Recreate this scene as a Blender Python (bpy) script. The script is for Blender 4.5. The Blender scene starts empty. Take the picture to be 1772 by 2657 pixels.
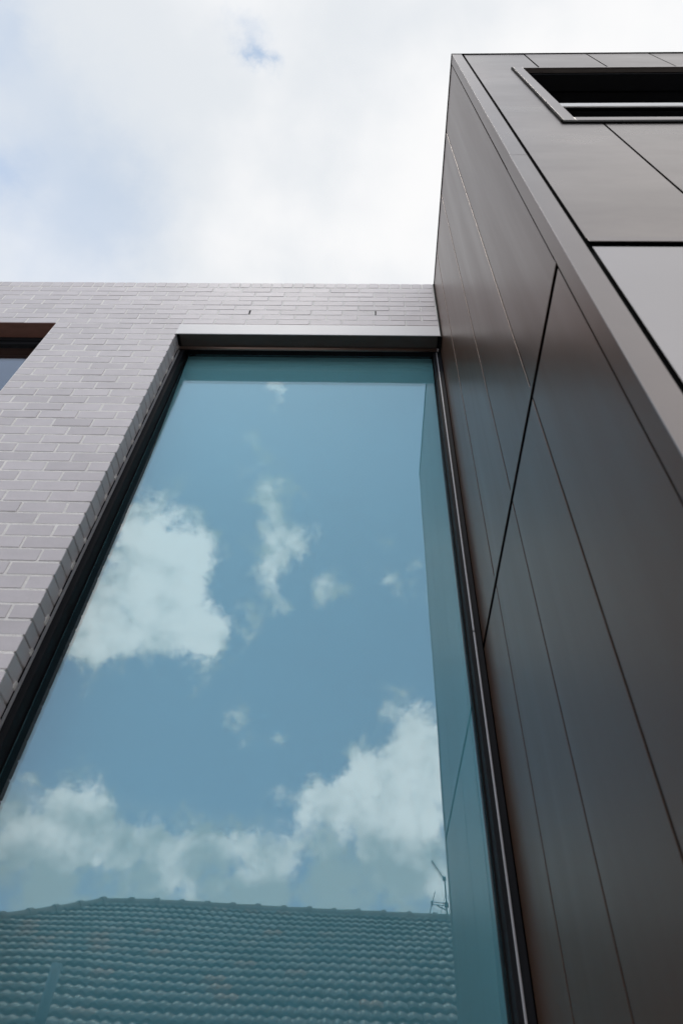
import bpy, bmesh, math, random
from mathutils import Vector, Matrix
random.seed(7)
S = bpy.context.scene
C = S.collection
R = math.radians

# ---------------------------------------------------------------- camera
CAM = Vector((0.0, -2.2027, 1.6))
cd = bpy.data.cameras.new('camera')
cam = bpy.data.objects.new('camera', cd); C.objects.link(cam)
ax_r = Vector((0.999039, 0.01121, 0.042365)); ax_u = Vector((-0.018883, -0.762272, 0.646982)); ax_b = Vector((0.039546, -0.64716, -0.761328))
cam.matrix_world = Matrix(((ax_r.x, ax_u.x, ax_b.x, CAM.x), (ax_r.y, ax_u.y, ax_b.y, CAM.y), (ax_r.z, ax_u.z, ax_b.z, CAM.z), (0, 0, 0, 1)))
cd.sensor_fit = 'HORIZONTAL'; cd.sensor_width = 24.0; cd.lens = 24.15
cd.clip_start = 0.05; cd.clip_end = 1000
cd.dof.use_dof = True; cd.dof.focus_distance = 7.0; cd.dof.aperture_fstop = 4.0
S.camera = cam

# ---------------------------------------------------------------- world: sky with broken cloud
SUN_EL, SUN_AZ = 71.0, 202.0        # azimuth clockwise from +Y (the facade looks towards -Y)
w = bpy.data.worlds.new('World'); S.world = w; w.use_nodes = True
nt = w.node_tree; nt.nodes.clear(); L = nt.links

def sock(node_tree, s, v):
    if hasattr(v, 'links'):
        node_tree.links.new(v, s)
    else:
        s.default_value = v
def mth(nt, op, a, b=None, c=None, clamp=False):
    n = nt.nodes.new('ShaderNodeMath'); n.operation = op; n.use_clamp = clamp
    sock(nt, n.inputs[0], a)
    if b is not None: sock(nt, n.inputs[1], b)
    if c is not None: sock(nt, n.inputs[2], c)
    return n.outputs[0]
def vm(nt, op, a, b=None, out=0):
    n = nt.nodes.new('ShaderNodeVectorMath'); n.operation = op
    sock(nt, n.inputs[0], a)
    if b is not None:
        if op == 'SCALE': sock(nt, n.inputs['Scale'], b)
        else: sock(nt, n.inputs[1], b)
    return n.outputs[out]
def noise(nt, vec, scale, detail=4, rough=0.55, col=False, dist=0.0):
    n = nt.nodes.new('ShaderNodeTexNoise'); n.inputs['Scale'].default_value = scale
    n.inputs['Detail'].default_value = detail; n.inputs['Roughness'].default_value = rough; n.inputs['Distortion'].default_value = dist
    if vec is not None: nt.links.new(vec, n.inputs['Vector'])
    return n.outputs['Color' if col else 'Fac']
def remap(nt, v, a, b, c=0.0, d=1.0, smooth=True):
    n = nt.nodes.new('ShaderNodeMapRange'); n.interpolation_type = 'SMOOTHSTEP' if smooth else 'LINEAR'
    sock(nt, n.inputs[0], v)
    for i, x in enumerate((a, b, c, d)): n.inputs[i + 1].default_value = x
    return n.outputs[0]
def mixc(nt, f, a, b, mode='MIX'):
    n = nt.nodes.new('ShaderNodeMix'); n.data_type = 'RGBA'; n.blend_type = mode
    sock(nt, n.inputs['Factor'], f)
    for nm, v in (('A', a), ('B', b)):
        s = [i for i in n.inputs if i.name == nm and i.type == 'RGBA'][0]
        sock(nt, s, v if hasattr(v, 'links') else (*v, 1.0))
    return [o for o in n.outputs if o.type == 'RGBA'][0]

tc = nt.nodes.new('ShaderNodeTexCoord')
d0 = vm(nt, 'NORMALIZE', tc.outputs['Generated'])
wv = vm(nt, 'SUBTRACT', noise(nt, d0, 11, 9, 0.66, col=True), (0.5, 0.5, 0.5))
d1 = vm(nt, 'NORMALIZE', vm(nt, 'ADD', d0, vm(nt, 'SCALE', wv, 0.165)))
sep = nt.nodes.new('ShaderNodeSeparateXYZ'); L.new(d0, sep.inputs[0])
def blob(dirn, sig, wt, vec):
    dt = vm(nt, 'DOT_PRODUCT', vec, tuple(dirn), out=1)
    k = 1.0 / math.radians(sig) ** 2
    return mth(nt, 'MULTIPLY', mth(nt, 'EXPONENT', mth(nt, 'MULTIPLY_ADD', dt, k, -k)), wt)
def total(items):
    acc = items[0]
    for i in items[1:]: acc = mth(nt, 'ADD', acc, i)
    return acc
# cumulus behind the camera: azimuth from -Y, elevation, angular size in degrees, weight
CUM = [(-25.9,44.1,2.40,1.00),(-21.8,41.6,2.7,1.15),(-24.3,38.9,3.37,1.20),(-17.0,38.3,2.0,1.0),(-26.6,35.1,1.46,0.90),(-14.4,37.6,1.04,0.70),
       (-17.0,52.5,1.5,0.66),(-13.4,50.0,1.3,0.62),(-10.4,47.1,1.5,0.72),(-11.2,44.2,1.4,0.70),(-8.9,42.2,1.2,0.64),(-4.1,43.4,1.2,0.36),
       (-14.2,58.0,0.7,0.45),(-11.1,30.9,1.2,0.60),(-25.9,21.1,2.23,1.10),(-23.3,21.9,2.29,1.10),(-19.6,21.7,2.32,1.10),(-15.7,21.1,2.05,1.00),
       (-12.9,22.0,1.79,0.80),(1.7,28.5,1.94,1.00),(-2.0,27.1,1.60,0.80),(2.4,25.4,2.18,1.10),(5.9,33.3,2.01,0.80),(6.4,29.7,2.27,0.80),
       (1.4,23.3,2.13,1.00),(5.1,21.1,2.34,1.10),(5.3,43.7,1.35,0.50),(0.3,45.9,0.90,0.40),(-10.0,21.4,1.9,0.75),(-7.0,22.2,2.0,0.80),(-4.4,24.0,2.0,0.80),
       # the same kind of sky goes on to both sides
       (-58,18,5.0,1.0),(-85,45,6.0,1.1),(22,40,4.5,1.0),(34,26,6.0,1.1),(48,48,6.0,1.1),(70,34,7.0,1.1),(18,24,4.0,1.0),(-90,30,8,1.1),(92,55,8,1.0)]
items = []
for az, el, sg, wt in CUM:
    a, e = R(az), R(el)
    items.append(blob((math.sin(a) * math.cos(e), -math.cos(a) * math.cos(e), math.sin(e)), sg * 1.0, wt * .95, d1))
blobs = total(items)
fine = noise(nt, d0, 17.0, 11, 0.64, dist=0.15)
stratus = remap(nt, mth(nt, 'ADD', sep.outputs['Z'], mth(nt, 'MULTIPLY', mth(nt, 'SUBTRACT', fine, 0.5), 0.30)), 0.46, 0.37, 0.0, 1.0)
base = mth(nt, 'MAXIMUM', blobs, mth(nt, 'MULTIPLY', stratus, 0.95))
field = mth(nt, 'ADD', base, mth(nt, 'MULTIPLY', mth(nt, 'MULTIPLY', mth(nt, 'SUBTRACT', fine, 0.5), 4.6), remap(nt, base, 0.02, 0.25)))
cum = remap(nt, field, 0.14, 1.22)
# relief: compare the cloud's texture with the texture a little towards the sun
off = vm(nt, 'ADD', d0, (0.012, -0.006, 0.022))
relief = mth(nt, 'SUBTRACT', noise(nt, d0, 7.5, 6, 0.55), noise(nt, off, 7.5, 6, 0.55))
shade = mth(nt, 'ADD', mth(nt, 'MULTIPLY', relief, 3.0), remap(nt, blobs, 0.15, 1.3, -0.05, 0.5))
lowgrey = remap(nt, sep.outputs['Z'], 0.32, 0.47, -0.50, 0.08)
cumcol = mixc(nt, remap(nt, mth(nt, 'ADD', shade, lowgrey), -0.2, 0.75), (4.2, 4.5, 4.7), (10.2, 9.2, 9.0))
sky = nt.nodes.new('ShaderNodeTexSky'); sky.sky_type = 'NISHITA'; sky.sun_disc = False
sky.sun_elevation = R(SUN_EL); sky.sun_rotation = R(SUN_AZ); sky.air_density = 1.0; sky.dust_density = 0.6; sky.ozone_density = 1.2
blue = mixc(nt, remap(nt, sep.outputs['Z'], 0.75, 0.97, 0.55, 0.25), sky.outputs['Color'], (3.2, 3.75, 4.35))
blue = mixc(nt, remap(nt, sep.outputs['Z'], 0.78, 0.95, 0.0, 0.72), blue, (2.1, 2.6, 3.2))
# thin high cloud sheet over the facade and the zenith
d2 = vm(nt, 'NORMALIZE', vm(nt, 'ADD', d0, vm(nt, 'SCALE', vm(nt, 'SUBTRACT', noise(nt, d0, 16, 7, 0.62, col=True), (0.5, 0.5, 0.5)), 0.11)))
gaps = total([blob((-0.1428, 0.0868, 0.9859), 0.8, 0.5, d2), blob((-0.1411, 0.1124, 0.9836), 0.62, 0.9, d2), blob((-0.4156, 0.0777, 0.9062), 1.9, 0.45, d2),
              blob((-0.4460, 0.2144, 0.8690), 1.5, 0.5, d2), blob((-0.3469, 0.2294, 0.9094), 3.4, 0.24, d2), blob((-0.3392, 0.2831, 0.8971), 3.5, 0.28, d2),
              blob((-0.4082, 0.1563, 0.8994), 3.3, 0.24, d2), blob((-0.4264, 0.3155, 0.8477), 4.5, 0.25, d2), blob((-0.75, 0.2, 0.6), 7, 0.8, d2), blob((0.5, 0.6, 0.6), 9, 0.5, d2)])
soft = noise(nt, d0, 5.0, 5, 0.5)
sheet = remap(nt, mth(nt, 'ADD', mth(nt, 'ADD', sep.outputs['Y'], remap(nt, sep.outputs['X'], 0.13, 0.36, 0.0, 0.5)), mth(nt, 'MULTIPLY', mth(nt, 'SUBTRACT', soft, 0.5), 0.5)), -0.42, -0.12)
thick = mth(nt, 'SUBTRACT', sheet, mth(nt, 'MULTIPLY', gaps, 1.0), clamp=True)
sheetcol = mixc(nt, remap(nt, mth(nt, 'ADD', mth(nt, 'MULTIPLY', soft, 1.0), mth(nt, 'MULTIPLY', sep.outputs['X'], 0.55)), 0.25, 0.72), (3.5, 3.66, 3.85), (4.35, 4.35, 4.38))
c1 = mixc(nt, cum, blue, cumcol)
c2 = mixc(nt, thick, c1, sheetcol)
bg = nt.nodes.new('ShaderNodeBackground'); bg.inputs['Strength'].default_value = 0.1
L.new(c2, bg.inputs['Color'])
ow = nt.nodes.new('ShaderNodeOutputWorld'); L.new(bg.outputs[0], ow.inputs[0])

# ---------------------------------------------------------------- sun behind thin cloud
sd = bpy.data.lights.new('sun', 'SUN'); sd.energy = 0.6; sd.angle = R(14); sd.color = (1.0, 0.95, 0.88)
sun = bpy.data.objects.new('sun', sd); C.objects.link(sun)
sdir = Vector((math.sin(R(SUN_AZ)) * math.cos(R(SUN_EL)), math.cos(R(SUN_AZ)) * math.cos(R(SUN_EL)), math.sin(R(SUN_EL))))
sun.rotation_euler = sdir.to_track_quat('Z', 'Y').to_euler()

S.view_settings.view_transform = 'Standard'; S.view_settings.look = 'None'
S.view_settings.exposure = 1.16; S.view_settings.gamma = 1.0; S.view_settings.use_curve_mapping = False
S.cycles.max_bounces = 10; S.cycles.transparent_max_bounces = 16; S.cycles.glossy_bounces = 6

# ---------------------------------------------------------------- materials
def mat(name, base, rough=0.5, metal=0.0, spec=0.5, vary=0.0, mottled=0.0, mscale=3.0, rvar=0.0, rscale=(3, 3, 3), bump=0.0, bscale=6.0, stretch=(1, 1, 1), extra=None):
    m = bpy.data.materials.new(name); m.use_nodes = True
    t = m.node_tree; b = t.nodes['Principled BSDF']
    b.inputs['Metallic'].default_value = metal; b.inputs['Specular IOR Level'].default_value = spec
    co = t.nodes.new('ShaderNodeTexCoord')
    geo = t.nodes.new('ShaderNodeNewGeometry')
    mp = t.nodes.new('ShaderNodeMapping'); mp.inputs['Scale'].default_value = stretch
    t.links.new(geo.outputs['Position'], mp.inputs['Vector'])
    col = mixc(t, 0.0, base, base)
    if mottled:
        n = noise(t, mp.outputs[0], mscale, 6, 0.6)
        f = remap(t, n, 0.25, 0.75, 1 - mottled, 1 + mottled, smooth=False)
        col = mixc(t, 1.0, col, combine(t, f), 'MULTIPLY')
    if vary:
        oi = t.nodes.new('ShaderNodeObjectInfo')
        r = mth(t, 'FRACT', mth(t, 'ADD', oi.outputs['Random'], geo.outputs['Random Per Island']))
        f = remap(t, r, 0, 1, 1 - vary, 1 + vary, smooth=False)
        col = mixc(t, 1.0, col, combine(t, f), 'MULTIPLY')
        if extra: col = extra(t, col, r, geo)
    elif extra: col = extra(t, col, None, geo)
    t.links.new(col, b.inputs['Base Color'])
    if rvar:
        mp2 = t.nodes.new('ShaderNodeMapping'); mp2.inputs['Scale'].default_value = rscale
        t.links.new(geo.outputs['Position'], mp2.inputs['Vector'])
        t.links.new(remap(t, noise(t, mp2.outputs[0], 1.0, 5, 0.6), 0.3, 0.7, rough - rvar, rough + rvar, smooth=False), b.inputs['Roughness'])
    else:
        b.inputs['Roughness'].default_value = rough
    if bump:
        bn = t.nodes.new('ShaderNodeBump'); bn.inputs['Strength'].default_value = bump; bn.inputs['Distance'].default_value = 0.01
        t.links.new(noise(t, mp.outputs[0], bscale, 4, 0.55), bn.inputs['Height']); t.links.new(bn.outputs[0], b.inputs['Normal'])
    return m
def combine(t, f):
    n = t.nodes.new('ShaderNodeCombineColor')
    for i in range(3): t.links.new(f, n.inputs[i])
    return n.outputs[0]

def brick_extra(t, col, r, geo):
    n = noise(t, geo.outputs['Position'], 5.5, 6, 0.65)
    col = mixc(t, remap(t, n, 0.62, 0.75, 0, 0.35), col, (0.66, 0.64, 0.62))          # lime bloom
    s = noise(t, geo.outputs['Position'], 160, 2, 0.5)
    return mixc(t, remap(t, s, 0.68, 0.76, 0, 0.35), col, (0.30, 0.28, 0.27))
M = {}
M['brick'] = mat('glazed_grey_brick', (0.645, 0.605, 0.622), 0.58, spec=0.3, vary=0.06, mottled=0.06, mscale=9, bump=0.10, bscale=40, extra=brick_extra)
M['mortar'] = mat('pale_mortar', (0.86, 0.83, 0.80), 0.9, mottled=0.14, mscale=8, bump=0.5, bscale=90)
M['zinc'] = mat('shaded_side_cladding', (0.108, 0.060, 0.041), 0.33, metal=0.45, spec=0.4, vary=0.07, mottled=0.06, mscale=0.7, stretch=(1, 1, 0.6), rvar=0.03, rscale=(8, 8, 0.4), bump=0.05, bscale=1.3)  # the side wall's shade is put into this darker copy of the metal
M['zinc_front'] = mat('lit_front_cladding', (0.250, 0.220, 0.206), 0.30, metal=0.9, vary=0.05, mottled=0.24, mscale=0.8, stretch=(1.2, 1.2, 2.0), rvar=0.05, rscale=(1.5, 1.5, 4), bump=0.012, bscale=0.8)  # lighter copy of the same metal, with the front's light in its colour
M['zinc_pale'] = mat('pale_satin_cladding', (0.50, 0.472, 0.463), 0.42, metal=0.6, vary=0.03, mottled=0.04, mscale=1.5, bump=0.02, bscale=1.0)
M['trim'] = mat('lit_front_trim', (0.265, 0.236, 0.226), 0.30, metal=0.9, vary=0.04, mottled=0.06, mscale=3, rvar=0.03, rscale=(5, 5, 2))  # light on the front face is put into this trim colour
M['gap'] = mat('black_joint', (0.008, 0.008, 0.009), 0.8, spec=0.1)
M['lintel'] = mat('grey_steel_lintel', (0.70, 0.69, 0.70), 0.55, spec=0.5, mottled=0.04, mscale=4)
M['soffit'] = mat('brown_soffit_board', (0.055, 0.043, 0.037), 0.55, mottled=0.2, mscale=7, stretch=(1, 4, 1))
M['soffit_red'] = mat('red_brown_soffit', (0.17, 0.075, 0.055), 0.55, mottled=0.2, mscale=7, stretch=(1, 4, 1))
M['rail'] = mat('bronze_rail', (0.30, 0.21, 0.18), 0.30, metal=0.6, mottled=0.1)
M['frame'] = mat('black_window_frame', (0.012, 0.013, 0.016), 0.65, spec=0.12, mottled=0.2, mscale=3)
M['bead'] = mat('aluminium_bead', (0.42, 0.42, 0.44), 0.45, metal=0.35)
M['dark'] = mat('dark_room', (0.02, 0.02, 0.022), 0.8)
M['room'] = mat('room_plaster', (0.62, 0.62, 0.60), 0.8)
M['rust'] = mat('rusty_seam', (0.20, 0.06, 0.05), 0.8, mottled=0.3, mscale=12)
M['blind'] = mat('pale_fabric_blind', (0.90, 0.91, 0.89), 0.9, spec=0.1, mottled=0.04, mscale=3)
M['rail_white'] = mat('satin_white_rail', (0.78, 0.77, 0.76), 0.4, spec=0.5)
M['flue'] = mat('grey_flue', (0.20, 0.24, 0.28), 0.6, mottled=0.1)
def tile_extra(t, col, r, geo):
    col = mixc(t, remap(t, r, 0.91, 0.97, 0, 0.7), col, (0.46, 0.21, 0.13))
    n = noise(t, geo.outputs['Position'], 14, 5, 0.65)
    return mixc(t, remap(t, n, 0.52, 0.70, 0, 0.35), col, (0.36, 0.33, 0.30))
M['tile'] = mat('weathered_terracotta', (0.215, 0.190, 0.180), 0.40, vary=0.35, mottled=0.25, mscale=3, bump=0.3, bscale=60, extra=tile_extra)
M['ridge'] = mat('ridge_mortar_tile', (0.22, 0.18, 0.165), 0.7, vary=0.15, mottled=0.2, mscale=8)
M['render'] = mat('cream_render', (0.52, 0.48, 0.42), 0.85, mottled=0.12, mscale=2, bump=0.3, bscale=50)
M['paint'] = mat('white_joinery', (0.72, 0.71, 0.68), 0.5)
M['galv'] = mat('galvanised_steel', (0.45, 0.47, 0.50), 0.4, metal=0.8, mottled=0.12, mscale=12)
M['aerial'] = mat('weathered_aluminium', (0.10, 0.10, 0.11), 0.5, metal=0.4)
M['roofing'] = mat('roof_membrane', (0.18, 0.18, 0.18), 0.9, mottled=0.2)
M['ground'] = mat('concrete_paving', (0.40, 0.385, 0.365), 0.85, mottled=0.25, mscale=0.8, bump=0.4, bscale=30)

m = M['blind']; t = m.node_tree; b = t.nodes['Principled BSDF']      # thin fabric: lets daylight through
tl = t.nodes.new('ShaderNodeBsdfTranslucent'); tl.inputs['Color'].default_value = (0.93, 0.94, 0.92, 1)
mx = t.nodes.new('ShaderNodeMixShader'); mx.inputs[0].default_value = 0.5
t.links.new(b.outputs[0], mx.inputs[1]); t.links.new(tl.outputs[0], mx.inputs[2]); t.links.new(mx.outputs[0], t.nodes['Material Output'].inputs[0])

def glass(name, tint, r0, coat=(1, 1, 1), wave=0.0):
    m = bpy.data.materials.new(name); m.use_nodes = True
    t = m.node_tree; t.nodes.clear()
    lw = t.nodes.new('ShaderNodeLayerWeight'); lw.inputs['Blend'].default_value = 0.5
    f = mth(t, 'MULTIPLY_ADD', mth(t, 'POWER', lw.outputs['Facing'], 5.0), 1 - r0, r0)
    tr = t.nodes.new('ShaderNodeBsdfTransparent'); tr.inputs['Color'].default_value = (*tint, 1)
    gl = t.nodes.new('ShaderNodeBsdfGlossy'); gl.inputs['Roughness'].default_value = 0.0; gl.inputs['Color'].default_value = (*coat, 1)
    if wave:                                   # roller wave of toughened glass
        geo = t.nodes.new('ShaderNodeNewGeometry'); bn = t.nodes.new('ShaderNodeBump'); bn.inputs['Strength'].default_value = wave; bn.inputs['Distance'].default_value = 0.1
        t.links.new(noise(t, geo.outputs['Position'], 1.6, 1, 0.4), bn.inputs['Height']); t.links.new(bn.outputs[0], gl.inputs['Normal'])
    mx = t.nodes.new('ShaderNodeMixShader'); t.links.new(f, mx.inputs[0]); t.links.new(tr.outputs[0], mx.inputs[1]); t.links.new(gl.outputs[0], mx.inputs[2])
    o = t.nodes.new('ShaderNodeOutputMaterial'); t.links.new(mx.outputs[0], o.inputs[0])
    return m
M['glass_teal'] = glass('teal_solar_glass', (0.67, 0.92, 0.98), 0.15, (0.94, 0.99, 1.0), 0.012)
M['glass_roof'] = glass('added_rooflight_glass', (0.93, 0.96, 0.96), 0.03)
M['glass_clear'] = glass('grey_glass', (0.70, 0.75, 0.80), 0.14)

# ---------------------------------------------------------------- builders
Z0 = 1.6                     # heights below are measured from the camera; +Z0 gives height above the paving
def prism_mesh(name, poly, y0, y1, axis='y', chamfer=0.0):
    """polygon in the plane across `axis`, extruded along it"""
    bm = bmesh.new()
    def P(a, b, c):
        return (a, c, b) if axis == 'y' else ((c, a, b) if axis == 'x' else (a, b, c))
    v0 = [bm.verts.new(P(a, b, y0)) for a, b in poly]; v1 = [bm.verts.new(P(a, b, y1)) for a, b in poly]
    n = len(poly)
    bm.faces.new(v0); bm.faces.new(v1[::-1])
    for i in range(n): bm.faces.new((v0[i], v1[i], v1[(i + 1) % n], v0[(i + 1) % n]))
    bmesh.ops.recalc_face_normals(bm, faces=bm.faces)
    if chamfer: bmesh.ops.bevel(bm, geom=list(bm.edges), offset=chamfer, segments=1, affect='EDGES', clamp_overlap=True)
    me = bpy.data.meshes.new(name); bm.to_mesh(me); bm.free()
    return me
def add_box(bm, x0, x1, y0, y1, z0, z1):
    vs = [bm.verts.new((x, y, z)) for x in (x0, x1) for y in (y0, y1) for z in (z0, z1)]
    for f in ((0, 1, 3, 2), (4, 6, 7, 5), (0, 4, 5, 1), (2, 3, 7, 6), (0, 2, 6, 4), (1, 5, 7, 3)):
        bm.faces.new([vs[i] for i in f])
def add_tube(bm, a, b, r, n=8, r2=None):
    a, b = Vector(a), Vector(b); dz = (b - a).normalized()
    ux = dz.orthogonal().normalized(); uy = dz.cross(ux)
    ra, rb = [], []
    for i in range(n):
        t = 2 * math.pi * i / n; o = ux * math.cos(t) + uy * math.sin(t)
        ra.append(bm.verts.new(a + o * r)); rb.append(bm.verts.new(b + o * (r2 or r)))
    for i in range(n): bm.faces.new((ra[i], ra[(i + 1) % n], rb[(i + 1) % n], rb[i]))
    bm.faces.new(ra[::-1]); bm.faces.new(rb)
def boxes_mesh(name, bl, chamfer=0.0):
    bm = bmesh.new()
    for b in bl: add_box(bm, *b)
    bmesh.ops.recalc_face_normals(bm, faces=bm.faces)
    if chamfer: bmesh.ops.bevel(bm, geom=list(bm.edges), offset=chamfer, segments=1, affect='EDGES', clamp_overlap=True)
    me = bpy.data.meshes.new(name); bm.to_mesh(me); bm.free(); return me
def tubes_mesh(name, tl, n=8):
    bm = bmesh.new()
    for a, b, r in tl: add_tube(bm, a, b, r, n)
    bmesh.ops.recalc_face_normals(bm, faces=bm.faces)
    me = bpy.data.meshes.new(name); bm.to_mesh(me); bm.free()
    for p in me.polygons: p.use_smooth = len(p.vertices) == 4
    return me
def link(name, me, m, parent=None, loc=(0, 0, 0), label=None, kind=None):
    """loc is a world position; parents are only ever translated"""
    if m is not None and not me.materials: me.materials.append(m)
    o = bpy.data.objects.new(name, me); C.objects.link(o)
    base = Vector((0, 0, 0)); p = parent
    while p is not None: base += p.location; p = p.parent
    o.location = Vector(loc) - base
    if parent is not None: o.parent = parent
    if label: o['label'] = label
    if kind: o['kind'] = kind
    return o
def thing(name, label, cat, loc):
    o = bpy.data.objects.new(name, None); C.objects.link(o); o.location = loc
    o['label'] = label; o['category'] = cat; o.empty_display_size = 0.3
    return o
def in_view(p, m=0.06):
    v = Vector(p) - CAM; z = -(v @ ax_b)
    if z < 0.1: return False
    u = v @ ax_r / z * 24.15 / 24; t = v @ ax_u / z * 24.15 / 24 * 682 / 1024
    return abs(u) < 0.5 + m and abs(t) < 0.5 + m

# ---------------------------------------------------------------- ground
g = link('ground', boxes_mesh('ground', [(-150, 150, -150, 150, -0.3, 0.0)]), M['ground'], kind='structure')

# ---------------------------------------------------------------- brick building
PITCH = 0.2355
XS, XJ, XW = 0.4955, -1.4018, -1.4018 - 4 * PITCH      # metal side wall, jamb of the tall window, jamb of the small window
ZL, ZLB, ZP = 4.6987 + Z0, 4.5362 + Z0, 5.4677 + Z0
XWL, ZWS, ZTS = XW - 8 * PITCH, 3.10 + Z0, 0.35 + Z0      # small window's far jamb and sill, tall window's sill
XB0 = XJ - 24 * PITCH
bb = thing('brick_building', 'pale grey brick building with flat parapet and a tall teal window', 'building', (-2.5, 0.6, 0))
BL = PITCH - 0.011; BH = 0.0745; BD = 0.110
def brick_mesh(name, lx, lz, k):
    rr = random.Random(k)
    bm = bmesh.new(); add_box(bm, -lx / 2, lx / 2, 0, BD, -lz / 2, lz / 2)
    for v in bm.verts: v.co += Vector((rr.uniform(-1, 1) * .0008, rr.uniform(-1, 1) * .0007, rr.uniform(-1, 1) * .0008))
    bmesh.ops.recalc_face_normals(bm, faces=bm.faces)
    bmesh.ops.bevel(bm, geom=list(bm.edges), offset=0.0022, segments=1, affect='EDGES')
    me = bpy.data.meshes.new(name); bm.to_mesh(me); bm.free(); me.materials.append(M['brick']); return me
FULL = [brick_mesh('brick_full', BL, BH + 0.001, k) for k in range(4)]
HALF = [brick_mesh('brick_half', BL / 2 - 0.005, BH + 0.001, 10 + k) for k in range(4)]
CAP = [brick_mesh('brick_capping', 0.0765, 0.087, 20 + k) for k in range(4)]
spots = []          # (kind, x, z)
def lay(x0, x1, z, half, kindset):
    """bricks between two jambs at x0 and x1 (both on the bond); half: starts with a half brick"""
    x = x0
    if half:
        spots.append((HALF, x + PITCH / 4 , z)); x += PITCH / 2
    while x + PITCH <= x1 + 0.001:
        spots.append((FULL, x + PITCH / 2, z)); x += PITCH
    if x + PITCH / 2 <= x1 + 0.01:
        spots.append((HALF, x + PITCH / 4, z))
XE = XJ + 8 * PITCH            # 0.498: last perpend, behind the metal wall's face
for k in range(8):              # above the heads
    z = ZL + 0.0835 * (k + 0.5) - 0.0005
    lay(XB0, XE, z, k % 2 == 1, None)
x = XB0
while x < XE:
    spots.append((CAP, x + 0.0433, ZP - 0.0445)); x += 0.0866
k = 0
while True:
    z = ZL - 0.0862 * (k + 0.5)
    if z < 0.02: break
    lay(XW, XJ, z, k % 2 == 0, None)
    lay(XB0, XWL, z, k % 2 == 0, None)
    if z < ZWS: lay(XWL, XW, z, k % 2 == 0, None)
    if z < ZTS - 0.04: lay(XJ, XE, z, k % 2 == 0, None)
    k += 1
rb = random.Random(3)
spots = [s for s in spots if not (s[1] > 0.43 and s[0] is FULL)] + [(HALF, s[1] - PITCH / 4, s[2]) for s in spots if s[1] > 0.30 and s[0] is FULL and s[1] + BL / 2 > 0.47]
seen = [s for s in spots if any(in_view((s[1] + dx, 0, s[2])) for dx in (-.1, 0, .1)) and s[2] > 2.8]
seen.sort(key=lambda s: ((Vector((s[1], 0, s[2])) - CAM).length))
seen = seen[:300]; sset = set((round(s[1], 4), round(s[2], 4)) for s in seen)
for ms, x, z in seen:
    o = link('brick', rb.choice(ms), None, bb, (x + rb.uniform(-1, 1) * .0012, rb.uniform(-1, 1) * .0011, z + rb.uniform(-1, 1) * .0007))
    o.rotation_euler = (rb.uniform(-1, 1) * .004, rb.uniform(-1, 1) * .0025, rb.uniform(-1, 1) * .004)
bm = bmesh.new()
for ms, x, z in spots:
    if (round(x, 4), round(z, 4)) in sset: continue
    lx, lz = (BL, BH) if ms is FULL else ((BL / 2 - .005, BH) if ms is HALF else (.0765, .087))
    add_box(bm, x - lx / 2, x + lx / 2, 0, BD, z - lz / 2, z + lz / 2)
bmesh.ops.recalc_face_normals(bm, faces=bm.faces)
me = bpy.data.meshes.new('brickwork'); bm.to_mesh(me); bm.free()
link('brickwork', me, M['brick'], bb, kind='stuff')
r = 0.0018                                   # joint recess
def core(x0, x1, z0, z1): return (x0, x1, r, 0.1185, z0, z1)
link('mortar', boxes_mesh('mortar', [core(XB0 + r, XS - 0.012, ZL + 0.004, ZP - 0.012),
     core(XW + r, XJ - 0.013, 0, ZL + 0.004), core(XB0 + r, XWL - r, 0, ZL + 0.004),
     core(XWL - r, XW + r, 0, ZWS - 0.006), core(XJ - 0.013, XS - 0.012, 0, ZTS - 0.05)]), M['mortar'], bb)
# inner leaf and rooms behind
link('inner_wall', boxes_mesh('inner_wall', [(XB0, XS - .013, 0.125, 0.30, ZL + 0.06, ZP - 0.1), (XW + .012, XJ - .012, 0.1205, 0.30, 0, ZL + 0.06),
     (XB0, XWL - .012, 0.1205, 0.30, 0, ZL + 0.06), (XWL - .012, XW + .012, 0.1205, 0.30, 0, ZWS - .02), (XJ - .012, XS - .013, 0.1205, 0.30, 0, ZTS - .06)]), M['dark'], bb)
SKX0, SKX1, SKY0, SKY1 = -1.87, 0.44, 0.55, 2.00       # rooflight (unseen), put in to brighten the blind behind the tall window
link('flat_roof', boxes_mesh('flat_roof', [(XB0, SKX0, 0.301, 7.0, ZP - 0.40, ZP - 0.25), (SKX1, XS - .013, 0.301, 7.0, ZP - 0.40, ZP - 0.25),
     (SKX0, SKX1, 0.301, SKY0, ZP - 0.40, ZP - 0.25), (SKX0, SKX1, SKY1, 7.0, ZP - 0.40, ZP - 0.25)]), M['roofing'], bb)
link('added_rooflight', boxes_mesh('added_rooflight', [(SKX0 + .001, SKX1 - .001, SKY0 + .001, SKY1 - .001, ZP - .30, ZP - .285)]), M['glass_roof'], bb)  # added glazing, lets sky light onto the blind from behind
link('rear_wall', boxes_mesh('rear_wall', [(XB0, XS - .013, 6.8, 7.0, 0, ZP - 0.401), (XB0, XB0 + 0.2, 0.301, 6.799, 0, ZP - 0.401), (-2.0, -1.9, 0.301, 6.799, 0, ZP - 0.401), (0.470, 0.4825, 0.301, 6.799, 0, ZP - 0.401)]), M['dark'], bb)
link('room_floor', boxes_mesh('room_floor', [(XB0 + .201, -2.001, 0.301, 6.799, 0, 0.05), (-1.899, 0.454, 0.301, 6.799, 0, 0.05)]), M['dark'], bb)

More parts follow.
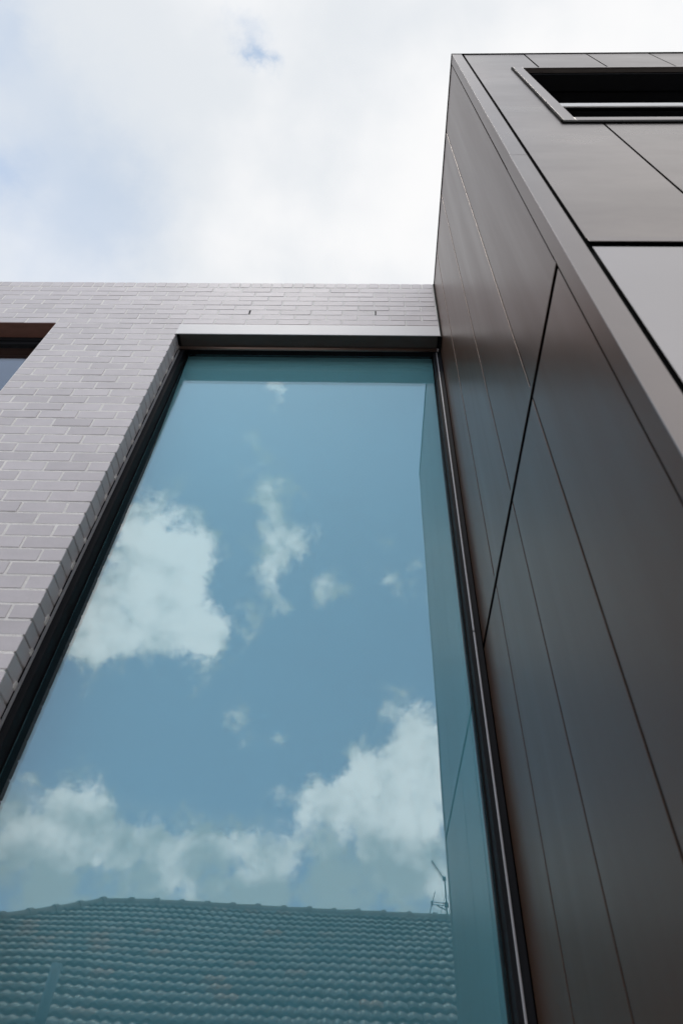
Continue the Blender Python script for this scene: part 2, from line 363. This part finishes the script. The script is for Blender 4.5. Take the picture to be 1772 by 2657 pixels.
# mortar smears where the returns meet the frame, weep slots, sealant
bm = bmesh.new(); q = random.Random(5); k = 0
while ZL - .0862 * (k + 1) > ZTS:
    z = ZL - .0862 * (k + 1)
    if k % 2 == 1:
        h = q.uniform(.016, .030); add_box(bm, XJ - .0125 , XJ - .0125 + q.uniform(.009, .012), .094 + q.uniform(-.003, .003), .1105, z - h, z + h * q.uniform(.5, 1))
    k += 1
bmesh.ops.recalc_face_normals(bm, faces=bm.faces); me = bpy.data.meshes.new('mortar_smear'); bm.to_mesh(me); bm.free()
link('mortar_smear', me, M['mortar'], bb, kind='stuff')
for x in (-0.9268, 0.0232):
    link('weep_slot', boxes_mesh('weep_slot', [(x - .0048, x + .0048, -.0008, .006, ZL + .0835 * 2 + .008, ZL + .0835 * 3 - .006)]), M['gap'], bb)
link('sealant_joint', boxes_mesh('sealant_joint', [(XS - .0115, XS - .0015, -.003, .10, ZLB - .02, ZP - .002)]), M['gap'], bb)

# lintel and soffit of the tall window
link('lintel', boxes_mesh('lintel', [(XJ - .009, XS - .0125, -.0022, .004, ZLB, ZL - .0062)], .001), M['lintel'], bb)
link('rusty_seam', boxes_mesh('rusty_seam', [(XJ - .009, XS - .0125, .0005, .004, ZL - .006, ZL - .0005)]), M['rust'], bb)
link('head_soffit', boxes_mesh('head_soffit', [(XJ + .02, XS - .03, .0045, .098, ZLB + .0015, ZLB + .012)]), M['soffit'], bb)
link('head_closer', boxes_mesh('head_closer', [(XJ - .009, XS - .0125, .0045, .118, ZLB + .0125, ZL - .0062)]), M['gap'], bb)

# tall window
FX0, FX1 = XJ - .0105, XS - .0025
GL, GR = -1.3590, 0.4420
YF, YG = 0.1195, 0.1906
wf = link('window_frame', boxes_mesh('tall_window_frame', [
    (FX0, GL, YF, .29, ZTS - .05, ZLB + .10), (GR, FX1, YF, .29, ZTS - .05, ZLB + .10),
    (GL, GR, YF + .02, .29, ZLB + .055, ZLB + .10), (GL, GR, YF, .29, ZTS - .05, ZTS)], .0015), M['frame'], bb)
link('pane', boxes_mesh('tall_pane', [(GL + .0005, GR - .0005, YG, YG + .012, ZTS + .0005, ZLB + .0545)]), M['glass_teal'], wf)
link('bead', boxes_mesh('bead_a', [(XJ + .0005, XJ + .0045, .111, YF - .0005, ZTS, ZLB - .03), (XJ + .0062, XJ + .0105, .114, YF - .0005, ZTS, ZLB - .03)]), M['bead'], wf)
link('bead', boxes_mesh('bead_b', [(.4590, .4660, YF - .007, YF - .0005, 2.75 + Z0 - .8, ZLB - .03), (.4590, .4660, YF - .007, YF - .0005, ZTS, 2.75 + Z0 - .806)], .0012), M['bead'], wf)
link('gasket', boxes_mesh('gasket', [(GL + .0005, GL + .006, YG - .008, YG - .0005, ZTS + .001, ZLB + .05), (GR - .006, GR - .0005, YG - .008, YG - .0005, ZTS + .001, ZLB + .05)]), M['gap'], wf)
me = tubes_mesh('head_rail', [((XJ + .006, .109, ZLB - .006), (XS - .028, .109, ZLB - .006), .0125)], 14)
link('head_rail', me, M['rail'], wf)
link('rail_cap', tubes_mesh('rail_cap', [((XJ - .001, .109, ZLB - .006), (XJ + .0055, .109, ZLB - .006), .0135), ((XS - .0275, .109, ZLB - .006), (XS - .016, .109, ZLB - .006), .0135)], 14), M['bead'], wf)
cv = [(.206 + 0.30 * (k / 20), ZLB + .09 - (ZLB - ZTS + .49) * k / 20) for k in range(21)]
me = bpy.data.meshes.new('sail_blind')
me.from_pydata([(x, y, z) for y, z in cv for x in (-1.87, .4545)], [], [(2 * k, 2 * k + 1, 2 * k + 3, 2 * k + 2) for k in range(20)])
for p in me.polygons: p.use_smooth = True
link('sail_blind', me, M['blind'], bb)
link('room_wall', boxes_mesh('room_wall', [(-1.8985, -1.88, .302, 2.5, 0.06, ZLB + .05), (.455, .469, .302, 2.5, 0.06, ZLB + .05), (-1.8795, .4545, 2.42, 2.44, 0.06, ZP - .41), (-1.8985, -1.88, .302, 2.5, ZLB + .051, ZP - .41), (.455, .469, .302, 2.5, ZLB + .051, ZP - .41)]), M['room'], bb)
cp = [Vector((-1.331, .180, 4.545 + Z0)), Vector((-1.305, .176, 4.563 + Z0)), Vector((-1.275, .172, 4.583 + Z0)), Vector((-1.24, .172, 4.592 + Z0))]
link('loose_cord', tubes_mesh('loose_cord', [(cp[i], cp[i + 1], .0035) for i in range(3)], 8), M['gap'], wf)

# small window on the left
sf = link('window_frame', boxes_mesh('small_window_frame', [
    (XWL - .008, XW + .008, YF, .20, ZL - .045, ZL + .05), (XWL - .008, XW + .008, YF, .20, ZWS - .02, ZWS + .04),
    (XW - .04, XW + .008, YF, .20, ZWS + .04, ZL - .045), (XWL - .008, XWL + .04, YF, .20, ZWS + .04, ZL - .045),
    ((XW + XWL) / 2 - .03, (XW + XWL) / 2 + .03, YF, .20, ZWS + .04, ZL - .045)], .0015), M['frame'], bb, label='dark frame of the small window under a brown soffit')
link('sash', boxes_mesh('sash', [(XW - .075, XW - .0405, YF + .012, .19, ZWS + .041, ZL - .046), (XWL + .0405, (XW + XWL) / 2 - .0305, YF + .012, .19, ZL - .085, ZL - .046), ((XW + XWL) / 2 + .0305, XW - .0755, YF + .012, .19, ZL - .085, ZL - .046)], .001), M['frame'], sf)
for x0, x1 in ((XWL + .041, (XW + XWL) / 2 - .031), ((XW + XWL) / 2 + .031, XW - .076)):
    link('pane', boxes_mesh('small_pane', [(x0, x1, .150, .158, ZWS + .041, ZL - .0855)]), M['glass_clear'], sf)
link('window_soffit', boxes_mesh('window_soffit', [(XWL + .002, XW - .002, .003, .118, ZL - .0035, ZL + .003)]), M['soffit_red'], bb)
link('window_sill', boxes_mesh('window_sill', [(XWL + .002, XW - .002, -.02, .118, ZWS - .019, ZWS)], .002), M['lintel'], bb)

# ---------------------------------------------------------------- metal-clad building
YC = -1.5597
mb = thing('metal_clad_building', 'dark bronze metal clad block with folded corner trim and high slot window', 'building', (2.4, 0.4, 0))
T = 0.0015                                     # panel thickness
# dark backing wall and body, with the recess of the slot window left open
WX0, WX1, WZ0, WZ1 = 0.806, 2.62, 3.38 + Z0, 4.857 + Z0
BX = XS + 0.022; BY = YC + 0.022
link('backing_wall', boxes_mesh('backing_wall', [
    (BX, WX0 + .03, BY, BY + .40, 0, ZP - .004), (WX1 - .03, 5.0, BY, BY + .40, 0, ZP - .004),
    (WX0 + .03, WX1 - .03, BY, BY + .40, 0, WZ0 + .02), (WX0 + .03, WX1 - .03, BY, BY + .40, WZ1 - .02, ZP - .004),
    (BX, 5.0, BY + .40, 6.9, 0, ZP - .004)]), M['gap'], mb)
ZS0, ZS1 = 1.852 + Z0, 1.884 + Z0             # horizontal joint
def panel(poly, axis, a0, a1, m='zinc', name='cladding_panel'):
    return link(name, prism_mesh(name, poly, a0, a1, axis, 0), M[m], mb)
def rect(a0, a1, b0, b1): return [(a0, b0), (a1, b0), (a1, b1), (a0, b1)]
def fold(p, a0, z0, z1, j):                    # the panel's near edge is folded back into a small raised lip
    if a0 < -1.4: return
    link('folded_edge', prism_mesh('folded_edge', [(XS + j - .0008, a0 + .0002), (XS + j - .0001, a0 - .0002), (XS + j - .0001, a0 + .0030)], z0 + .001, z1 - .001, 'z', 0), M['zinc'], p)
# side wall (its plane is x = XS): panels run along y
seams_up = [-1.5065, -1.108, -0.695, -0.266, 0.118]
seams_lo = [-1.5065, -1.101, -0.690, -0.272, 0.118]
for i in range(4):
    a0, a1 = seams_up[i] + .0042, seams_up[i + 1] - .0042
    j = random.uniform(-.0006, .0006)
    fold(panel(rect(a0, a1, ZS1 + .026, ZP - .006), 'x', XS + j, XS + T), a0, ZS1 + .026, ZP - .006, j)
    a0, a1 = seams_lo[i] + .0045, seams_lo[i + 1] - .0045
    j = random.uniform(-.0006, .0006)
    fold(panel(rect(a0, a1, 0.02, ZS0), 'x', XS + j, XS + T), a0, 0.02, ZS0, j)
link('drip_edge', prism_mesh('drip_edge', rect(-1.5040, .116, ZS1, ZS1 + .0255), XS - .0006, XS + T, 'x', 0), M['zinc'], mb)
for yy in (0.5, 1.7, 2.9, 4.1, 5.3):           # the part of this wall that rises behind the brick facade
    pass
# folded corner trim: two lengths, the lower lapping over the upper
TY = -1.5105; TXR = 0.556
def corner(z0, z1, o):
    link('corner_return', prism_mesh('corner_return', [(XS - o, TY), (XS - o, YC - .0002), (XS + .002, YC - .0002), (XS + .002, TY)], z0, z1, 'z', 0), M['zinc'], mb)  # side face of the same trim, its shade given by the darker metal
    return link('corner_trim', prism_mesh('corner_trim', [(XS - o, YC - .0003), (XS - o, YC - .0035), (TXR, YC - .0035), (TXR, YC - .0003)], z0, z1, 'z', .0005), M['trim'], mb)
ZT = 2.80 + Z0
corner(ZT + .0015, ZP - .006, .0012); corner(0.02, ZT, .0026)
# front wall (plane y = YC): first panel folds round the slot window
G = .0048
fx = [0.5720, 0.9665, 1.3700, 1.7735, 2.177, 2.58, 2.984, 3.388, 3.79, 4.195, 4.6, 4.995]
zt, zb = ZP - .006, ZS1 + .034
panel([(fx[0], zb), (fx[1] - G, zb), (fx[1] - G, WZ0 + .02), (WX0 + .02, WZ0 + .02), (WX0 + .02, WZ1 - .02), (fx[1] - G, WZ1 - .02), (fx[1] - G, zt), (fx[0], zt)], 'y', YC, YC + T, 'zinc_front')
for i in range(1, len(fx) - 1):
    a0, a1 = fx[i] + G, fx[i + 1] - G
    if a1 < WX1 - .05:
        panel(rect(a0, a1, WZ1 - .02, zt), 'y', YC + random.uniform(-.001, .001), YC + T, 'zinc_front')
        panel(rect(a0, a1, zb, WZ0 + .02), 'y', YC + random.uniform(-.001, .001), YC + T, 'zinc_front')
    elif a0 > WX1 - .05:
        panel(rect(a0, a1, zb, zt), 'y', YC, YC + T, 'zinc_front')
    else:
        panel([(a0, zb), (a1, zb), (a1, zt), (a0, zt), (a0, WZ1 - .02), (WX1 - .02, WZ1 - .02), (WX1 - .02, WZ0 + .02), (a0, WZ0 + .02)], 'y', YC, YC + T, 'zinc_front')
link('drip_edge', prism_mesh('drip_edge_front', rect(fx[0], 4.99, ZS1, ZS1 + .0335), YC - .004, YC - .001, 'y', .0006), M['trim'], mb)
px = [0.5725, 1.78, 2.984, 4.195, 4.99]
for i in range(4):
    o = panel(rect(px[i] + .001, px[i + 1] - .004, 0.02, ZS0), 'y', YC, YC + T, 'zinc_pale'); o['label'] = 'pale zinc panel below the horizontal joint'
link('coping', boxes_mesh('coping', [(XS - .006, 5.0, YC - .006, YC + .25, ZP - .0055, ZP + .004), (XS - .006, XS + .25, YC + .2505, 6.9, ZP - .0055, ZP + .004)], .001), M['gap'], mb)
# slot window
pr = .007
wfm = link('window_frame', boxes_mesh('slot_window_frame', [
    (WX0, WX0 + .054, YC - pr, YC + .02, WZ0, WZ1), (WX1 - .054, WX1, YC - pr, YC + .02, WZ0, WZ1),
    (WX0 + .0545, WX1 - .0545, YC - pr, YC + .02, WZ0, WZ0 + .060), (WX0 + .0545, WX1 - .0545, YC - pr, YC + .02, WZ1 - .020, WZ1)], .0006), M['trim'], mb)
RX0, RX1 = WX0 + .032, WX1 - .032
link('reveal_lining', boxes_mesh('reveal_lining', [(RX0, RX0 + .012, YC + .021, YC + .415, WZ0 + .022, WZ1 - .022), (RX1 - .012, RX1, YC + .021, YC + .415, WZ0 + .022, WZ1 - .022),
     (RX0 + .013, RX1 - .013, YC + .021, YC + .415, WZ0 + .022, WZ0 + .034)]), M['frame'], wfm)
for i in range(4):
    y0 = YC + .022 + i * .098
    link('soffit_board', boxes_mesh('soffit_board', [(RX0 + .013, RX1 - .013, y0, y0 + .088, WZ1 - .050 + (.012 if i % 2 else 0), WZ1 - .034 + (.012 if i % 2 else 0))], .002), M['frame'], wfm)
link('frame_shadow_strip', boxes_mesh('frame_shadow_strip', [(WX0 - .012, WX0 - .0005, YC - .0075, YC - .0015, WZ0 - .03, WZ1), (WX0 - .012, WX1, YC - .0075, YC - .0015, WZ0 - .034, WZ0 - .0005)]), M['gap'], wfm)  # shadow line left of and below the frame, made as a black strip
link('transom', boxes_mesh('slot_transom', [(WX0 + .0545, WX1 - .0545, YC + .003, YC + .010, 3.738 + Z0, 3.815 + Z0)], .003), M['rail_white'], wfm)
link('pane', boxes_mesh('slot_pane', [(RX0 + .013, RX1 - .013, YC + .395, YC + .403, WZ0 + .035, WZ1 - .0545)]), M['glass_clear'], wfm)

# ---------------------------------------------------------------- tiled house behind the camera, seen in the glass
Lm = 11.8; RY = 2 * YG + 2.2027 - Lm; RZ = 4.134 + Z0; PIT = R(30.0)
RX_L, RX_R = -4.08, 5.2
ROWS = 20; GA = 0.31; TW = 0.245
run = ROWS * GA * math.cos(PIT); EZ = RZ - ROWS * GA * math.sin(PIT); EY = RY + run
hs = thing('tiled_house', 'low house with a weathered terracotta tiled hip roof, reflected in the tall window', 'house', (0.5, RY, 0))
# roof deck
bm = bmesh.new()
def V(x, y, z): return bm.verts.new((x, y, z))
dz = -.035
a = V(RX_L, RY, RZ + dz); b = V(RX_R, RY, RZ + dz)
e = [V(RX_L - run, EY, EZ + dz), V(RX_R + run, EY, EZ + dz), V(RX_R + run, RY - run, EZ + dz), V(RX_L - run, RY - run, EZ + dz)]
bm.faces.new((a, e[0], e[1], b)); bm.faces.new((b, e[1], e[2])); bm.faces.new((b, e[2], e[3], a)); bm.faces.new((a, e[3], e[0])); bm.faces.new(e[::-1])
bmesh.ops.recalc_face_normals(bm, faces=bm.faces)
me = bpy.data.meshes.new('roof'); bm.to_mesh(me); bm.free()
roof = link('roof', me, M['tile'], hs)
# interlocking tile with two rolls; lies in the roof plane, lower edge lifted
def tile_mesh():
    prof = [(x, h * .78) for x, h in [(0.0, .004), (.02, .020), (.045, .030), (.075, .020), (.095, .004), (.12, .003), (.14, .019), (.165, .030), (.195, .020), (.22, .004), (.243, .002)]]
    bm = bmesh.new(); up, lo, fr = [], [], []
    cs, sn = math.cos(PIT), math.sin(PIT)
    def W(s, h, x):        # s metres down the slope, h off the plane
        return (x - TW / 2, s * cs + h * sn, -s * sn + h * cs)
    for x, h in prof:
        up.append(bm.verts.new(W(-.045, h * .9 - .008, x))); lo.append(bm.verts.new(W(GA, h * 1.15 + .026, x))); fr.append(bm.verts.new(W(GA - .012, h * .5 - .016, x)))
    for i in range(len(prof) - 1):
        f = bm.faces.new((up[i], lo[i], lo[i + 1], up[i + 1])); f.smooth = True
        bm.faces.new((lo[i], fr[i], fr[i + 1], lo[i + 1]))
    bmesh.ops.recalc_face_normals(bm, faces=bm.faces)
    me = bpy.data.meshes.new('roof_tile'); bm.to_mesh(me); bm.free(); me.materials.append(M['tile'])
    if me.polygons[0].normal.z < 0: me.flip_normals()
    return me
TM = tile_mesh()
tiles = []
for rI in range(ROWS):
    s = rI * GA; y = RY + s * math.cos(PIT); z = RZ - s * math.sin(PIT)
    xl = RX_L - (s + GA * .8) * math.cos(PIT); xr = RX_R + (s + GA * .8) * math.cos(PIT)
    n0 = math.floor((xl - .0) / TW); x = n0 * TW + (TW / 2 if rI % 2 else 0)
    while x < xr:
        if x - TW / 2 > xl - TW and x + TW / 2 < xr + TW: tiles.append((x, y, z, s))
        x += TW
def reflected_size(t):
    x, y, z, s = t
    ym = 2 * YG - y
    p = Vector((x, ym, z))
    v = p - CAM; zz = -(v @ ax_b)
    if zz < .1: return 0
    u = v @ ax_r / zz * 24.15 / 24; tt = v @ ax_u / zz * 24.15 / 24 * 682 / 1024
    if abs(u) > .52 or abs(tt) > .52 or u > .19: return 0
    return 1 / zz
ranked = sorted(tiles, key=reflected_size, reverse=True)
near = [t for t in ranked if reflected_size(t) > 0][:300]; nset = set(near)
rt = random.Random(11)
for x, y, z, s in near:
    o = link('roof_tile', TM, None, roof, (x + rt.uniform(-.004, .004), y, z + rt.uniform(-.003, .004)))
    o.rotation_euler = (rt.uniform(-.01, .01), rt.uniform(-.012, .012), rt.uniform(-.012, .012))
vs, fs = [], []
tv = [v.co.copy() for v in TM.vertices]; tf = [tuple(p.vertices) for p in TM.polygons]
for t in tiles:
    if t in nset: continue
    j = Vector((t[0] + rt.uniform(-.004, .004), t[1], t[2] + rt.uniform(-.003, .004))); n = len(vs)
    vs += [tuple(v + j) for v in tv]; fs += [tuple(n + i for i in f) for f in tf]
me = bpy.data.meshes.new('roof_tiling'); me.from_pydata(vs, [], fs)
for i, p in enumerate(me.polygons): p.use_smooth = (i % 2 == 0)
link('roof_tiling', me, M['tile'], roof, kind='stuff')
# ridge and hip caps
def cap_mesh(n=8, ln=.43):
    bm = bmesh.new(); rings = []
    for x, rr in ((0, .10), (ln - .07, .108), (ln - .07, .124), (ln, .124)):
        rings.append([bm.verts.new((x, rr * math.cos(t), rr * math.sin(t))) for t in [math.pi * i / n for i in range(n + 1)]])
    for A, B in zip(rings, rings[1:]):
        for i in range(n): bm.faces.new((A[i], A[i + 1], B[i + 1], B[i]))
    bmesh.ops.recalc_face_normals(bm, faces=bm.faces)
    me = bpy.data.meshes.new('ridge_tile'); bm.to_mesh(me); bm.free(); me.materials.append(M['ridge'])
    return me
RM = cap_mesh()
x = RX_L + .05
while x < RX_R - .2:
    o = link('ridge_tile', RM, None, roof, (x, RY, RZ - .035)); o.rotation_euler = (0, rt.uniform(-.012, .012), rt.uniform(-.01, .01)); x += .40
hd = Vector((-1, 1, -math.tan(PIT))).normalized(); n = 0
while n * .40 < run * 1.5:
    p = Vector((RX_L, RY, RZ - .03)) + hd * (n * .40 + .42)
    o = link('ridge_tile', RM, None, roof, p); o.rotation_euler = (-hd).to_track_quat('X', 'Z').to_euler(); n += 1
n = 0; hd2 = Vector((1, 1, -math.tan(PIT))).normalized()
while n * .40 < run * 1.5:
    p = Vector((RX_R, RY, RZ - .03)) + hd2 * (n * .40 + .42)
    o = link('ridge_tile', RM, None, roof, p); o.rotation_euler = (-hd2).to_track_quat('X', 'Z').to_euler(); n += 1
# walls, eaves, gutter
wx0, wx1, wy0, wy1 = RX_L - run + .45, RX_R + run - .45, RY - run + .45, EY - .45
hw = link('wall', boxes_mesh('house_wall', [(wx0, wx1, wy1 - .2, wy1, 0, EZ - .04), (wx0, wx1, wy0, wy0 + .2, 0, EZ - .04), (wx0, wx0 + .2, wy0 + .201, wy1 - .201, 0, EZ - .04), (wx1 - .2, wx1, wy0 + .201, wy1 - .201, 0, EZ - .04)]), M['render'], hs)
link('fascia', boxes_mesh('fascia', [(RX_L - run, RX_R + run, EY - .03, EY - .005, EZ - .20, EZ - .036)]), M['paint'], hs)
link('gutter', tubes_mesh('gutter', [((RX_L - run, EY + .05, EZ - .08), (RX_R + run, EY + .05, EZ - .08), .055)], 12), M['galv'], hs)
for xw in (-5.6, -1.2, 3.4):
    f = link('window', boxes_mesh('house_window', [(xw, xw + 1.4, wy1 + .001, wy1 + .04, .95, 1.03), (xw, xw + 1.4, wy1 + .001, wy1 + .04, 2.02, 2.10), (xw, xw + .07, wy1 + .001, wy1 + .04, 1.031, 2.019), (xw + 1.33, xw + 1.4, wy1 + .001, wy1 + .04, 1.031, 2.019), (xw + .67, xw + .73, wy1 + .001, wy1 + .04, 1.031, 2.019)]), M['paint'], hs)
    link('pane', boxes_mesh('house_pane', [(xw + .071, xw + 1.329, wy1 + .002, wy1 + .012, 1.032, 2.018)]), M['frame'], f)
# flue on the near slope
fy = 2 * YG + 2.2027 - 7.0; fz = .2776 * 7.0 + Z0; fxp = -.385 * 7.0
zr = RZ - (fy - RY) * math.tan(PIT)
link('flue_pipe', tubes_mesh('flue_pipe', [((fxp, fy, zr - .05), (fxp, fy, fz), .046), ((fxp, fy, zr - .03), (fxp, fy, zr + .10), .075)], 16), M['flue'], hs)

# ---------------------------------------------------------------- television antenna on the ridge
mx_, my_ = .1149 * Lm, RY + .0
tz = .4009 * Lm + Z0
an = thing('tv_antenna', 'thin grey television antenna with two arrays standing on the tiled ridge', 'antenna', (mx_, my_, RZ))
link('mast', tubes_mesh('mast', [((mx_, my_, RZ - .05), (mx_, my_, tz + .02), .011)], 8), M['aerial'], an)
b0 = Vector((mx_ - .01, my_, tz - .01)); b1 = Vector((.0954 * Lm, my_ + .35, .4105 * Lm + Z0 + .0))
link('boom', tubes_mesh('boom', [(b0, b1, .006)], 6), M['aerial'], an)
el = []
for i in range(12):
    p = b0.lerp(b1, (i + .6) / 12); hl = .045; dv = Vector((.45, -.3, .55)).normalized()
    el.append((p - dv * hl, p + dv * hl, .0035))
link('director', tubes_mesh('director', el, 5), M['aerial'], an)
lb = [(Vector((1.120, my_ + .05, 4.358 + Z0)), Vector((mx_ + .03, my_ + .02, 4.358 + Z0))), (Vector((1.120, my_ + .05, 4.322 + Z0)), Vector((mx_ + .03, my_ + .02, 4.322 + Z0)))]
link('boom', tubes_mesh('boom_pair', [(a_, b_, .007) for a_, b_ in lb] + [(Vector((1.20, my_ + .04, 4.315 + Z0)), Vector((mx_, my_, 4.26 + Z0)), .009)], 6), M['aerial'], an)
el = []
for x, l in ((1.125, .19), (1.133, .17), (1.30, .16), (1.36, .15), (1.42, .15)):
    dv = Vector((.30, .25, .92)).normalized(); p = Vector((x, my_ + .04, 4.34 + Z0))
    el.append((p - dv * l, p + dv * l, .0030))
link('element', tubes_mesh('element', el, 5), M['aerial'], an)
link('clamp', boxes_mesh('clamp', [(1.112, 1.135, my_ + .03, my_ + .07, 4.31 + Z0, 4.37 + Z0), (mx_ - .03, mx_ + .03, my_ - .03, my_ + .03, 4.31 + Z0, 4.37 + Z0), (mx_ - .03, mx_ + .02, my_ - .02, my_ + .02, tz - .03, tz + .02)]), M['aerial'], an)
